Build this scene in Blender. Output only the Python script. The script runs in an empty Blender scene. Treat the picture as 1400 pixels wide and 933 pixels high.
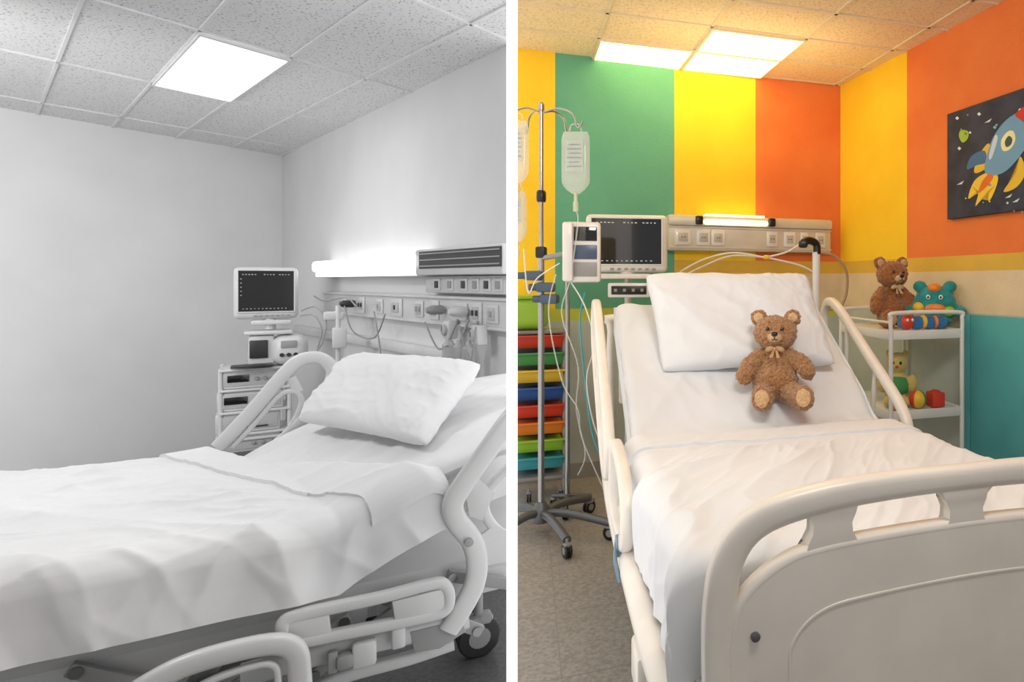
import bpy,bmesh,math,random
from mathutils import Vector,Matrix,noise
random.seed(4)
V=Vector
F=900.0;CX=1054.0;CY=385.0;H=1.3
CAM=V((0,0,H))
X=V((1,0,0));Y=V((0,1,0));Z=V((0,0,1))
def W(px,py,D): return V(((px-CX)/F*D,D,H-(py-CY)/F*D))
def hit(px,py,p0,n):
    d=V(((px-CX)/F,1,-(py-CY)/F)); t=n.dot(p0-CAM)/n.dot(d); return CAM+d*t
sc=bpy.context.scene
sc.view_settings.view_transform='Standard'
PN=V((1,.3933,0)).normalized()   # divider plane normal
CUT=.0125
# ---------------------------------------------------------------- materials
def lin(c):
    o=[]
    for x in c[:3]:
        x/=255.; o.append(x/12.92 if x<=.04045 else ((x+.055)/1.055)**2.4)
    return (*o,1)
MC={}
def M(name,col,rough=.5,metal=0,bump=None,var=None,emit=0,trans=0,alpha=1,sheen=0,coat=0,thr=None,ecol=None):
    if name in MC: return MC[name]
    m=bpy.data.materials.new(name);m.use_nodes=True;nt=m.node_tree;b=nt.nodes['Principled BSDF']
    b.inputs['Base Color'].default_value=lin(col);b.inputs['Roughness'].default_value=rough
    b.inputs['Metallic'].default_value=metal;b.inputs['Transmission Weight'].default_value=trans
    b.inputs['Alpha'].default_value=alpha;b.inputs['Sheen Weight'].default_value=sheen;b.inputs['Coat Weight'].default_value=coat
    if emit:
        b.inputs['Emission Color'].default_value=lin(ecol or col);b.inputs['Emission Strength'].default_value=emit
    tc=nt.nodes.new('ShaderNodeTexCoord')
    if var is None and not emit: var=(6,tuple(max(0,c*.96) for c in col))
    if var:
        n=nt.nodes.new('ShaderNodeTexNoise');n.inputs['Scale'].default_value=var[0];n.inputs['Detail'].default_value=4
        r=nt.nodes.new('ShaderNodeValToRGB');nt.links.new(tc.outputs['Object'],n.inputs['Vector'])
        nt.links.new(n.outputs['Fac'],r.inputs['Fac']);nt.links.new(r.outputs['Color'],b.inputs['Base Color'])
        lo,hi=thr or (.35,.65)
        r.color_ramp.elements[0].position=lo;r.color_ramp.elements[0].color=lin(var[1])
        r.color_ramp.elements[1].position=hi;r.color_ramp.elements[1].color=lin(col)
    if bump:
        n=nt.nodes.new('ShaderNodeTexNoise');n.inputs['Scale'].default_value=bump[0];n.inputs['Detail'].default_value=3
        u=nt.nodes.new('ShaderNodeBump');u.inputs['Strength'].default_value=bump[1];u.inputs['Distance'].default_value=bump[2] if len(bump)>2 else .01
        nt.links.new(tc.outputs['Object'],n.inputs['Vector']);nt.links.new(n.outputs['Fac'],u.inputs['Height']);nt.links.new(u.outputs['Normal'],b.inputs['Normal'])
    MC[name]=m;return m
# ---------------------------------------------------------------- geometry builder
def cr(pts,n=6,closed=False):
    P=[V(p) for p in pts];out=[];N=len(P)
    rng=range(N) if closed else range(N-1)
    for i in rng:
        if closed: a,b,c,d=P[(i-1)%N],P[i],P[(i+1)%N],P[(i+2)%N]
        else: a,b,c,d=P[max(i-1,0)],P[i],P[i+1],P[min(i+2,N-1)]
        for k in range(n):
            t=k/n
            out.append(.5*((2*b)+(c-a)*t+(2*a-5*b+4*c-d)*t*t+(3*b-a-3*c+d)*t**3))
    if not closed: out.append(P[-1])
    return out
def sp_(x,e): return math.copysign(abs(x)**e,x)
class G:
    def __init__(s): s.bm=bmesh.new()
    def add(s,vs,fs,mi=0):
        bv=[s.bm.verts.new(v) for v in vs]
        for f in fs:
            try:
                q=s.bm.faces.new([bv[i] for i in f]);q.material_index=mi
            except ValueError: pass
        return s
    def merge(s,b,mi):
        b.verts.index_update();s.add([v.co.copy() for v in b.verts],[[v.index for v in f.verts] for f in b.faces],mi);b.free();return s
    def box(s,c,size,ex=X,ey=Y,ez=Z,bev=0,mi=0,seg=2):
        b=bmesh.new();bmesh.ops.create_cube(b,size=1)
        for v in b.verts: v.co=V((v.co.x*size[0],v.co.y*size[1],v.co.z*size[2]))
        if bev>0: bmesh.ops.bevel(b,geom=b.edges[:],offset=min(bev,min(size)*.45),segments=seg,affect='EDGES',profile=.5)
        c=V(c)
        for v in b.verts: v.co=c+ex*v.co.x+ey*v.co.y+ez*v.co.z
        return s.merge(b,mi)
    def tube(s,pts,r,mi=0,seg=10,closed=False,nrm=None,rb=None):
        P=[V(p) for p in pts];N=len(P);vs=[];prev=None
        ex=1.0
        if nrm is not None: ex=.62;seg=max(seg,16)
        for i in range(N):
            if closed: t=P[(i+1)%N]-P[i-1]
            else: t=P[min(i+1,N-1)]-P[max(i-1,0)]
            if t.length<1e-9: t=V((0,0,1))
            t.normalize()
            if nrm is not None:
                b=V(nrm);a=b.cross(t)
                if a.length<1e-6:a=t.orthogonal()
                a.normalize()
            else:
                if prev is None: a=t.orthogonal().normalized()
                else:
                    a=prev-t*prev.dot(t)
                    if a.length<1e-6:a=t.orthogonal()
                    a.normalize()
                b=t.cross(a);prev=a
            ra=r(i/(N-1)) if callable(r) else r
            rr=rb if rb is not None else ra
            for k in range(seg):
                th=2*math.pi*k/seg; vs.append(P[i]+a*sp_(math.cos(th),ex)*ra+b*sp_(math.sin(th),ex)*rr)
        fs=[]
        for i in range(N if closed else N-1):
            for k in range(seg):
                j=(i+1)%N;fs.append([i*seg+k,i*seg+(k+1)%seg,j*seg+(k+1)%seg,j*seg+k])
        if not closed: fs.append(list(range(seg))[::-1]);fs.append([(N-1)*seg+k for k in range(seg)])
        return s.add(vs,fs,mi)
    def poly(s,pts,th,mi=0,bev=0):
        b=bmesh.new();n=len(pts);th=V(th)
        vs=[b.verts.new(V(p)) for p in pts]+[b.verts.new(V(p)+th) for p in pts]
        b.faces.new(vs[:n]);b.faces.new(vs[n:][::-1])
        for i in range(n): b.faces.new([vs[i],vs[i+n],vs[(i+1)%n+n],vs[(i+1)%n]])
        if bev:
            es=[e for e in b.edges if any(len(f.verts)==n for f in e.link_faces)]
            bmesh.ops.bevel(b,geom=es,offset=bev,segments=2,affect='EDGES',profile=.5)
        bmesh.ops.triangulate(b,faces=[f for f in b.faces if len(f.verts)>4])
        return s.merge(b,mi)
    def ell(s,c,r,mi=0,R=None,seg=20):
        b=bmesh.new();bmesh.ops.create_uvsphere(b,u_segments=seg,v_segments=max(6,seg*2//3),radius=1)
        c=V(c)
        for v in b.verts:
            q=V((v.co.x*r[0],v.co.y*r[1],v.co.z*r[2])); v.co=c+(R@q if R else q)
        return s.merge(b,mi)
    def lathe(s,c,ax,prof,mi=0,seg=20):
        ax=V(ax).normalized();a=ax.orthogonal().normalized();b=ax.cross(a);c=V(c);vs=[];fs=[];n=len(prof)
        for r,h in prof:
            for k in range(seg):
                t=2*math.pi*k/seg;vs.append(c+ax*h+(a*math.cos(t)+b*math.sin(t))*max(r,1e-4))
        for i in range(n-1):
            for k in range(seg): fs.append([i*seg+k,i*seg+(k+1)%seg,(i+1)*seg+(k+1)%seg,(i+1)*seg+k])
        fs.append(list(range(seg))[::-1]);fs.append([(n-1)*seg+k for k in range(seg)])
        return s.add(vs,fs,mi)
    def grid(s,P,mi=0):
        nu=len(P);nv=len(P[0]);vs=[p for r in P for p in r]
        return s.add(vs,[[i*nv+j,(i+1)*nv+j,(i+1)*nv+j+1,i*nv+j+1] for i in range(nu-1) for j in range(nv-1)],mi)
    def cloth(s,P,th,mi=0):
        nu=len(P);nv=len(P[0]);Q=[]
        for i in range(nu):
            r=[]
            for j in range(nv):
                a=P[min(i+1,nu-1)][j]-P[max(i-1,0)][j];b=P[i][min(j+1,nv-1)]-P[i][max(j-1,0)]
                n=a.cross(b)
                n=n.normalized() if n.length>1e-10 else V((0,0,1))
                r.append(n)
            Q.append(r)
        if Q[nu//2][nv//2].z>0: sg=-1
        else: sg=1
        I=[[P[i][j]+Q[i][j]*sg*th for j in range(nv)] for i in range(nu)]
        vs=[p for r in P for p in r]+[p for r in I for p in r];o=nu*nv;fs=[]
        for i in range(nu-1):
            for j in range(nv-1):
                f=[i*nv+j,(i+1)*nv+j,(i+1)*nv+j+1,i*nv+j+1];fs.append(f);fs.append([k+o for k in f[::-1]])
        for i in range(nu-1):
            for j in (0,nv-1): fs.append([i*nv+j,(i+1)*nv+j,(i+1)*nv+j+o,i*nv+j+o])
        for j in range(nv-1):
            for i in (0,nu-1): fs.append([i*nv+j,i*nv+j+1,i*nv+j+1+o,i*nv+j+o])
        return s.add(vs,fs,mi)
INFO={}
def thing(name,label,cat,side,base,group=None):
    e=bpy.data.objects.new(name,None);e.location=base;e.empty_display_size=.1
    sc.collection.objects.link(e);e['label']=label;e['category']=cat
    if group:e['group']=group
    INFO[e.name]=(V(base),side);return e
def cutbm(bm,side):
    if not side or not bm.verts: return
    if side=='L': co=-PN*CUT;kw=dict(clear_outer=True)
    else: co=PN*CUT;kw=dict(clear_inner=True)
    ds=[(v.co-co).dot(PN) for v in bm.verts]
    if (side=='L' and max(ds)<0) or (side=='R' and min(ds)>0): return
    r=bmesh.ops.bisect_plane(bm,geom=bm.verts[:]+bm.edges[:]+bm.faces[:],plane_co=co,plane_no=PN,dist=1e-6,**kw)
    es=[e for e in r['geom_cut'] if isinstance(e,bmesh.types.BMEdge) and e.is_valid and e.is_boundary]
    if es:
        try: bmesh.ops.holes_fill(bm,edges=es,sides=0)
        except Exception: pass
def obj(name,g,mats,parent=None,side=None,base=None,label=None,cat=None,ang=38,kind=None,group=None,recalc=True):
    bm=g.bm
    if parent is not None: pb,side=INFO[parent.name]
    cutbm(bm,side)
    if len(bm.faces)==0: return None
    if recalc: bmesh.ops.recalc_face_normals(bm,faces=bm.faces[:])
    if parent is None and base is None:
        xs=[v.co for v in bm.verts]
        base=V(((min(p.x for p in xs)+max(p.x for p in xs))/2,(min(p.y for p in xs)+max(p.y for p in xs))/2,min(p.z for p in xs)))
    if parent is not None: base=pb
    base=V(base)
    bmesh.ops.translate(bm,verts=bm.verts[:],vec=-base)
    me=bpy.data.meshes.new(name);bm.to_mesh(me);bm.free()
    for m in (mats if isinstance(mats,(list,tuple)) else [mats]): me.materials.append(m)
    me.polygons.foreach_set('use_smooth',[True]*len(me.polygons))
    me.set_sharp_from_angle(angle=math.radians(ang));me.update()
    o=bpy.data.objects.new(name,me);sc.collection.objects.link(o)
    if parent is not None: o.parent=parent
    else: o.location=base
    INFO[o.name]=(base,side)
    if label:o['label']=label
    if cat:o['category']=cat
    if kind:o['kind']=kind
    if group:o['group']=group
    return o
def nz(x,y,z=0): return noise.noise(V((x,y,z)))
def ridge(x,y,z=0): return 1-min(1,abs(nz(x,y,z))*2.6)
def sharp(x,y,z=0): return max(0,1-abs(nz(x,y,z))*4.)**1.3
def sm(a,b,x):
    t=max(0,min(1,(x-a)/(b-a)));return t*t*(3-2*t)
# ---------------------------------------------------------------- palette
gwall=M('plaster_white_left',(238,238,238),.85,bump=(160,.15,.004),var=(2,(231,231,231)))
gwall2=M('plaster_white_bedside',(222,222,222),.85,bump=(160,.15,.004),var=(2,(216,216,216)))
gceil=M('acoustic_tile_grey',(230,230,230),.95,var=(95,(150,150,150)),thr=(.34,.41),bump=(95,.3,.004))
gbar=M('ceiling_bar_grey',(234,234,234),.5)
gfloor=M('vinyl_grey_left',(104,104,104),.4,var=(60,(86,86,86)))
gsheet=M('linen_white_left',(226,226,227),.9,bump=(600,.12,.002),sheen=.1,var=(3,(221,221,222)))
gplas=M('plastic_white_left',(214,214,214),.35,coat=.2)
gplas2=M('plastic_grey_left',(158,158,158),.4)
gdark=M('dark_grey_left',(50,50,52),.4)
gscreen=M('screen_black_left',(22,22,24),.12,coat=.6)
gmet=M('steel_left',(150,150,150),.28,.8)
gemit=M('diffuser_cool',(255,255,255),.5,emit=4.2)
gemit2=M('lamp_cool',(255,255,255),.5,emit=1.3)
gtext=M('screen_trace_left',(150,150,150),.5,emit=.25)
# right
SB_=(70,.45,.006)
yel=M('paint_yellow',(248,206,40),.75,bump=SB_,var=(3,(243,198,32)))
grn=M('paint_green',(98,168,142),.75,bump=SB_,var=(3,(90,160,134)))
org=M('paint_orange',(232,126,60),.75,bump=SB_,var=(3,(226,114,52)))
och=M('paint_ochre',(222,180,70),.75,bump=SB_)
bei=M('paint_beige',(224,204,170),.75,bump=SB_)
lime=M('paint_lime',(196,200,70),.7)
greyg=M('paint_grey_green',(186,194,184),.75,bump=(150,.2,.004))
teal=M('teal_laminate',(84,172,178),.5,var=(4,(76,162,170)))
teald=M('teal_dark',(48,124,134),.5)
rceil=M('acoustic_tile_warm',(238,216,176),.95,var=(80,(214,188,146)),thr=(.34,.5),bump=(95,.3,.004))
rbar=M('ceiling_bar_warm',(230,212,180),.5)
rsheet=M('linen_white_right',(227,231,236),.9,bump=(600,.12,.002),sheen=.1,var=(3,(222,226,231)))
rplas=M('plastic_cream',(236,231,222),.38,coat=.2)
rwhite=M('plastic_white_right',(230,229,226),.35,coat=.2)
rgrey=M('plastic_grey_right',(150,150,148),.4)
rblack=M('black_plastic',(22,22,24),.35)
rscreen=M('screen_black_right',(14,16,18),.1,coat=.6)
rchrome=M('chrome_right',(170,172,176),.22,.9)
rsteel=M('painted_steel_grey',(105,108,112),.4,.5)
remit=M('diffuser_warm',(255,230,142),.5,emit=3.6)
remit2=M('lamp_warm',(255,236,176),.5,emit=2.6)
rclear=M('clear_vinyl',(226,232,228),.15,alpha=.38)
rfluid=M('clear_fluid',(236,236,214),.1,alpha=.5)
rbag=M('iv_print',(140,155,160),.5)
red=M('plastic_red',(214,66,42),.4);orange=M('plastic_orange',(236,134,44),.4);green=M('plastic_green',(74,150,84),.4)
blue=M('plastic_blue',(46,92,160),.4);yellow=M('plastic_yellow',(238,196,60),.4);limep=M('plastic_lime',(158,204,60),.4)
cyan=M('plastic_cyan',(66,166,176),.4)
fur=M('fur_brown',(190,138,82),1,bump=(180,.9,.012),var=(120,(150,100,56)),sheen=.5)
fur2=M('fur_tan',(220,184,138),1,bump=(160,.7,.01),var=(120,(196,154,108)),sheen=.5)
furd=M('fur_dark',(176,114,60),1,bump=(160,.8,.01),var=(90,(134,82,40)),sheen=.4)
ribbon=M('ribbon_satin',(190,150,104),.5,sheen=.3)
# ---------------------------------------------------------------- room shell
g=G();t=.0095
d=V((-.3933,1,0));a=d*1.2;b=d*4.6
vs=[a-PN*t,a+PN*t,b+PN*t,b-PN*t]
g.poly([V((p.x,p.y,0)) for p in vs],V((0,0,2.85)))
obj('wall_divider',g,M('divider_white_glow',(255,255,255),.6,emit=.75),kind='structure',label='thin white partition wall, made to glow, between the two rooms')  # emission put into the white so the divider reads pure white; no lamp
# left room
ZL=2.35
C=W(386,213,5.4942);C.z=0
aN=V((.3756,1,0)).normalized();eE=V((1.13,-1,0)).normalized()
nN=V((aN.y,-aN.x,0));nE=V((-.663,-.749,0)).normalized()
def wallquad(p,q,z0,z1,th): 
    g=G();g.poly([V((p.x,p.y,z0)),V((q.x,q.y,z0)),V((q.x,q.y,z1)),V((p.x,p.y,z1))],th);return g
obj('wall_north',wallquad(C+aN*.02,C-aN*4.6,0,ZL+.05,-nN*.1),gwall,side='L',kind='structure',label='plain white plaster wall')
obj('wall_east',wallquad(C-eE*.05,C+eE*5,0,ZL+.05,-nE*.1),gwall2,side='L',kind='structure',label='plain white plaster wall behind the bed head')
Q=V((-3.253,3.461,0));ga=V((.143,.327,0));gb=V((-.874,.72,0))
def ceil(name,Zc,Q,ga,gb,ia,ib,mt,mb,side,poly,clip,label,wN=.009):
    g=G();g.poly([V((p[0],p[1],Zc)) for p in poly],V((0,0,.05)),0)
    def cl(p,q):
        for (o,n) in clip:
            dp=(p-o).dot(n);dq=(q-o).dot(n)
            if dp<0 and dq<0: return None
            if dp<0: p=p+(q-p)*(dp/(dp-dq))
            elif dq<0: q=q+(p-q)*(dq/(dq-dp))
        return p,q
    for fam in (0,1):
        A,B,(i0,i1),(j0,j1)=(ga,gb,ia,ib) if fam==0 else (gb,ga,ib,ia)
        for j in range(j0,j1+1):
            r=cl(Q+B*j+A*i0,Q+B*j+A*i1)
            if not r: continue
            p,q=r;dd=(q-p)
            if dd.length<.05: continue
            L=dd.length;dd.normalize();m=(p+q)/2;m.z=Zc-.004
            g.box(m,(L,wN*2,.008),dd,V((-dd.y,dd.x,0)),Z,mi=1)
    return obj(name,g,[mt,mb],side=side,kind='structure',label=label)
def clight(name,Zc,o,A,B,mf,me,label,side,group=None):
    ctr=o+(A+B)/2;ctr.z=Zc-.03
    T=thing(name,label,'ceiling light',side,ctr,group)
    P=[o,o+A,o+A+B,o+B];P=[V((p.x,p.y,Zc-.010)) for p in P];c=sum(P,V())/4
    g=G();Q2=[c+(p-c)*.955 for p in P]
    for i in range(4):
        j=(i+1)%4
        g.poly([P[i],P[j],Q2[j],Q2[i]],V((0,0,-.012)))
    obj('light_frame',g,mf,parent=T)
    g=G();g.poly([V((p.x,p.y,Zc-.012)) for p in Q2],V((0,0,-.006)))
    obj('diffuser',g,me,parent=T,label='glowing white diffuser panel')
    return T
far=C-aN*4.6;Eend=C+eE*5
def outl(Zc,th):
    g=G();g.poly([V((p[0],p[1],Zc)) for p in [(C.x-.02,C.y+.05),(far.x-.05,far.y),(far.x+1,-1.5),(.6,-1.5),(Eend.x+.05,Eend.y)]],th);return g
ceil('ceiling',ZL,Q,ga,gb,(-16,16),(-5,6),gceil,gbar,'L',[(C.x-.02,C.y+.05),(far.x-.05,far.y),(far.x+1,-1.5),(.6,-1.5),(Eend.x+.05,Eend.y)],[(C,nN),(C,nE)],'white speckled acoustic tile ceiling',.006)
clight('ceiling_light',ZL,Q-gb,ga,gb,gbar,gemit,'bright square ceiling light panel set into white acoustic tiles','L')
obj('floor',outl(0,V((0,0,-.05))),gfloor,side='L',kind='structure',label='grey vinyl floor')
# right room
ZR=2.8
Cr=V((.532,5.037,0));eB=V((-1.946,-.724,0)).normalized();eR=V((.4667,-1,0)).normalized()
nB=V((.349,-.937,0)).normalized();nR=V((-eR.y,eR.x,0))
if nR.dot(V((-1,-1,0)))<0:nR=-nR
def WB(px,py,off=0): return hit(px,py,Cr+nB*off,nB)
def WR(px,py,off=0): return hit(px,py,Cr+nR*off,nR)
def striped(name,o,e,n,ss,zs,mfun,mats,label):
    g=G()
    for i in range(len(ss)-1):
        for j in range(len(zs)-1):
            a=o+e*ss[i];b=o+e*ss[i+1]
            g.add([V((a.x,a.y,zs[j])),V((b.x,b.y,zs[j])),V((b.x,b.y,zs[j+1])),V((a.x,a.y,zs[j+1]))],[[0,1,2,3]],mfun(i,j))
    a=o;b=o+e*ss[-1];th=-n*.1
    g.add([V((a.x,a.y,0))+th,V((b.x,b.y,0))+th,V((b.x,b.y,zs[-1]))+th,V((a.x,a.y,zs[-1]))+th],[[0,1,2,3]],0)
    obj(name,g,mats,side='R',kind='structure',label=label,recalc=False)
sB=[0]+[(WB(px,200)-Cr).xy.dot(eB.xy) for px in (1033,922,759)]+[2.9]
mats=[org,yel,grn,och,bei,lime,greyg,teal]
zs=[0,1.04,1.12,1.36,1.45,ZR+.02]
def mfB(i,j):
    if j==4: return [0,1,2,1][i]
    if j==3: return 3 if i<2 else [0,1,2,1][i]
    if j==2: return 4 if i<2 else [0,1,2,1][i]
    return [6,5][j] if j<2 else 4
striped('wall_rear',Cr,eB,nB,sB,zs,mfB,mats,'rear wall painted in green, yellow and orange vertical stripes')
s_a=(hit(1317,500,Cr+nR*.02,nR)-Cr).xy.dot(eR.xy)
sR=[0,(WR(1240,200)-Cr).xy.dot(eR.xy),5.5]
def mfR(i,j):
    if j==4: return [1,0][i]
    return [6,6,4,3][j] 
striped('wall_right',Cr,eR,nR,sR,zs,mfR,mats,'side wall painted yellow and orange above a beige band')
Qr=V((-.49,4.235,0));ra=V((.565,.195,0));rb_=V((-.145,.375,0))
fr=Cr+eR*5.5
ceil('ceiling',ZR,Qr,ra,rb_,(-6,8),(-14,4),rceil,rbar,'R',[(Cr.x+.05,Cr.y+.05),((Cr+eB*3).x,(Cr+eB*3).y),(-.2,-1),(fr.x+.1,fr.y)],[(Cr,nB),(Cr,nR)],'warm lit acoustic tile ceiling')
for o in (Qr-ra,Qr,Qr-rb_):
    clight('ceiling_light',ZR,o,ra,rb_,rbar,remit,'warm glowing ceiling light panel','R','warm ceiling light panels')
rfloor=M('vinyl_floor_right',(168,161,154),.45,var=(70,(142,136,129)),bump=(90,.1,.002))
g=G();g.poly([V((Cr.x+.1,Cr.y+.1,0)),V(((Cr+eB*3).x,(Cr+eB*3).y,0)),V((-.6,-1.,0)),V((fr.x,fr.y,0))],V((0,0,-.05)))
cc=V((-1.0,3.0,0))
for i in range(-4,8):
    p=cc+V((.937,.349,0))*i*.45
    g.box(p+V((0,0,.0004)),(.004,6,.0008),V((.937,.349,0)),V((-.349,.937,0)),Z,mi=1)
    p=cc+V((-.349,.937,0))*(i-3)*.45
    g.box(p+V((0,0,.0004)),(6,.004,.0008),V((.937,.349,0)),V((-.349,.937,0)),Z,mi=1)
for (o,n) in ((Cr,nB),(Cr,nR)):
    bmesh.ops.bisect_plane(g.bm,geom=g.bm.verts[:]+g.bm.edges[:]+g.bm.faces[:],plane_co=o-n*.05,plane_no=-n,clear_outer=True)
obj('floor',g,[rfloor,M('floor_seam',(152,145,138),.6)],side='R',kind='structure',label='grey vinyl tile floor')
g=G();g.box(Cr+eB*1.4+nB*.008+V((0,0,.05)),(2.8,.016,.1),eB,nB,Z,mi=0)
obj('baseboard_rear',g,M('baseboard_grey',(160,156,148),.6),side='R',kind='structure',label='grey baseboard')

# ---------------------------------------------------------------- shared builders
def caster(parent,p,r,mw,mf,ax=X,stem=.08):
    g=G();p=V(p);w=r*.34
    for s in (-1,1):
        g.lathe(p+ax*s*w*.75,ax,[(r*.6,-w*.5),(r*.92,-w*.45),(r,-w*.2),(r,w*.2),(r*.92,w*.45),(r*.6,w*.5)],0,22)
        g.lathe(p+ax*s*w*.75,ax,[(r*.01,-w*.62),(r*.5,-w*.6),(r*.5,w*.6),(r*.01,w*.62)],1,16)
    fw=Z.cross(ax).normalized()
    g.box(p+V((0,0,r*.75)),(w*2.6,r*1.3,r*.55),ax,fw,Z,bev=r*.2,mi=1)
    g.tube([p+V((0,0,r*.7)),p+V((0,0,r+stem))],r*.22,1)
    return obj('caster',g,[mw,mf],parent=parent)
def drape(P,u0,u1,prof,nu,nv,disp):
    L=[0]
    for i in range(1,len(prof)): L.append(L[-1]+math.dist(prof[i],prof[i-1]))
    def at(s):
        s*=L[-1]
        for i in range(1,len(prof)):
            if s<=L[i] or i==len(prof)-1:
                t=(s-L[i-1])/(L[i]-L[i-1]);a,b=prof[i-1],prof[i]
                dx,dz=b[0]-a[0],b[1]-a[1];l=math.hypot(dx,dz)
                return a[0]+dx*t,a[1]+dz*t,-dz/l,dx/l
    rows=[]
    for j in range(nv+1):
        s=j/nv;l,z,nx,nzz=at(s);row=[]
        s2=at(max(0,s-.01));s3=at(min(1,s+.01));nx=(nx+s2[2]+s3[2])/3;nzz=(nzz+s2[3]+s3[3])/3
        for i in range(nu+1):
            ub=u1(l) if callable(u1) else u1
            ua=u0(l) if callable(u0) else u0
            u=ua+(ub-ua)*i/nu
            dd=disp(u,l,z,s)
            row.append(P(u,l+nx*dd,z+nzz*dd))
        rows.append(row)
    return rows
def rprof(l0,l1,zt,zh0,zh1,r,flare=.0):
    p=[(l0-flare,zh0)];p+=[(l0-flare*.3,zh0+(zt-r-zh0)*.6)]
    for k in range(7):
        a=math.pi-k/6*math.pi/2;p.append((l0+r+r*math.cos(a),zt-r+r*math.sin(a)))
    for k in range(7):
        a=math.pi/2-k/6*math.pi/2;p.append((l1-r+r*math.cos(a),zt-r+r*math.sin(a)))
    p.append((l1+flare*.3,zh1+(zt-r-zh1)*.6));p.append((l1+flare,zh1));return p
def pillow(name,c,th,mat,label,side,seed=0,amp=.012):
    c00,c10,c11,c01=[V(p) for p in c];n=(c10-c00).cross(c01-c00).normalized()
    if n.z<0:n=-n
    N=80;g=G()
    for sgn in (1,-1):
        P=[]
        for i in range(N+1):
            r=[]
            for j in range(N+1):
                u=i/N;v=j/N;U=2*u-1;Vv=2*v-1
                k=.04*(U*U*Vv*Vv)**3
                uu=.5+(u-.5)*(1-.045*(1-Vv*Vv)-k);vv=.5+(v-.5)*(1-.055*(1-U*U)-k)
                p=c00*(1-uu)*(1-vv)+c10*uu*(1-vv)+c11*uu*vv+c01*(1-uu)*vv
                e=max(0,(1-U**4))**.5*max(0,(1-Vv**4))**.5
                h=th*e*(.90+.10*nz(u*2.0,v*2.0,seed))
                rim=1-.65*sm(.3,.95,e)
                wr=amp*.7*(ridge(u*2+v*1.2,v*1.4-u*.8,seed+3)-.5)*min(1,e*1.2)+amp*.8*sharp(u*2.2+v*2.6,v*1.6-u*3.4,seed+8)*rim*min(1,e*2)+amp*.5*sharp(u*7*abs(U)+v,v*6-u,seed+9)*rim*min(1,e*2)
                r.append(p+n*sgn*(h*(1 if sgn>0 else .55)+wr))
            P.append(r)
        g.grid(P)
    bmesh.ops.remove_doubles(g.bm,verts=g.bm.verts[:],dist=.0008)
    return obj(name,g,mat,side=side,label=label,cat='pillow',ang=80)
def ring2(g,pts,nrm,ra,rb,mi=0,n=6): g.tube(cr(pts,n,True),ra,mi,16,True,nrm,rb)

# ================================================================= LEFT BED
A=V((-1.885,2.22,0));U=V((.831,.556,0)).normalized();Vv=V((.556,-.831,0)).normalized()
def L(u,v,z): p=A+U*u+Vv*v;return V((p.x,p.y,z))
def LN(px,py,v=1.03): return hit(px,py,A+Vv*v,Vv)
def riseL(u,v):
    u0=.08+.27*max(0,min(1,v));x=max(0,u-u0)*.55
    return .25*(1-math.exp(-x/.25*1.15))
def zL(u,v): return .695+riseL(u,v)
def uf(v): return .03+.54*max(-.05,min(1.05,v))
def LB(u,v,z):
    e=uf(v)
    return L(u,v,z+riseL(u,v)-.036*sm(e-.045,e+.012,u)*sm(.58,.68,z))
bedL=thing('hospital_bed','white adjustable hospital bed with side rails and dressed mattress','bed','L',L(-.3,.5,0))
def mat_surface(P,zf,u0,u1,v0,v1,nu,nv,th,disp,r=.04):
    rows=[]
    for j in range(nv+1):
        s=j/nv
        row=[]
        tot=(v1-v0)+2*th; x=s*tot
        for i in range(nu+1):
            u=u0+(u1-u0)*i/nu
            if x<th: v=v0;dz=-(th-x);
            elif x>tot-th: v=v1;dz=-(x-(tot-th))
            else: v=v0+x-th;dz=0
            e=min(x-th,tot-th-x)
            if 0<=e<r: dz-=r*(1-math.sqrt(max(0,1-(1-e/r)**2)))
            ee=min(u-u0,u1-u)
            if ee<r: dz-=r*.7*(1-ee/r)**2
            z=zf(u,v)+dz+(disp(u,v) if 0<e else 0)
            row.append(P(u,v,z))
        rows.append(row)
    return rows
def dL(u,v): return .008*(ridge(u*2.2+v*3,v*2.4-u*1.5,5)-.5)+.009*sharp(u*2.5-v*2,v*5+u*3,9)+.005*sharp(u*4+v*9,v*3-u*2,4)
g=G();g.grid(mat_surface(L,zL,-1.4,1.05,0,.98,190,90,.14,dL))
g.grid([[L(-1.4+2.45*i/20,.0+.98*j/2,zL(-1.4+2.45*i/20,.49*j)-.14) for i in range(21)] for j in range(3)])
obj('mattress',g,gsheet,parent=bedL,ang=80,label='mattress in a creased white fitted sheet')
# frame
g=G()
g.box(L(-.35,.49,.52),(2.0,.92,.05),U,Vv,Z,bev=.015)
g.box(L(.35,.49,.50),(1.1,.86,.07),U,Vv,Z,bev=.015)
for v in (.06,.92): g.box(L(-.3,v,.47),(2.3,.05,.07),U,Vv,Z,bev=.015)
obj('bed_deck',g,gplas,parent=bedL)
g=G()
g.box(L(-.3,.14,.27),(2.3,.06,.08),U,Vv,Z,bev=.015)
g.box(L(-.6,.78,.27),(1.5,.06,.08),U,Vv,Z,bev=.015)
for u in (-1.2,-.4,.1): g.box(L(u,.48,.27),(.06,.7,.06),U,Vv,Z,bev=.01)
g.box(L(.74,.3,.27),(.06,.4,.06),U,Vv,Z,bev=.01)
for u in (-.9,.05):
    g.tube([L(u,.3,.28),L(u+.15,.3,.5)],.025);g.tube([L(u,.7,.28),L(u+.15,.7,.5)],.025)
g.tube([L(.2,.88,.42),L(.62,.78,.48)],.02,1);g.tube([L(.1,.82,.33),L(.6,.7,.46)],.018)
for u in (.3,.42,.55): g.box(L(u,.93,.44),(.03,.03,.12),U,Vv,Z,bev=.005,mi=2)
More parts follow.
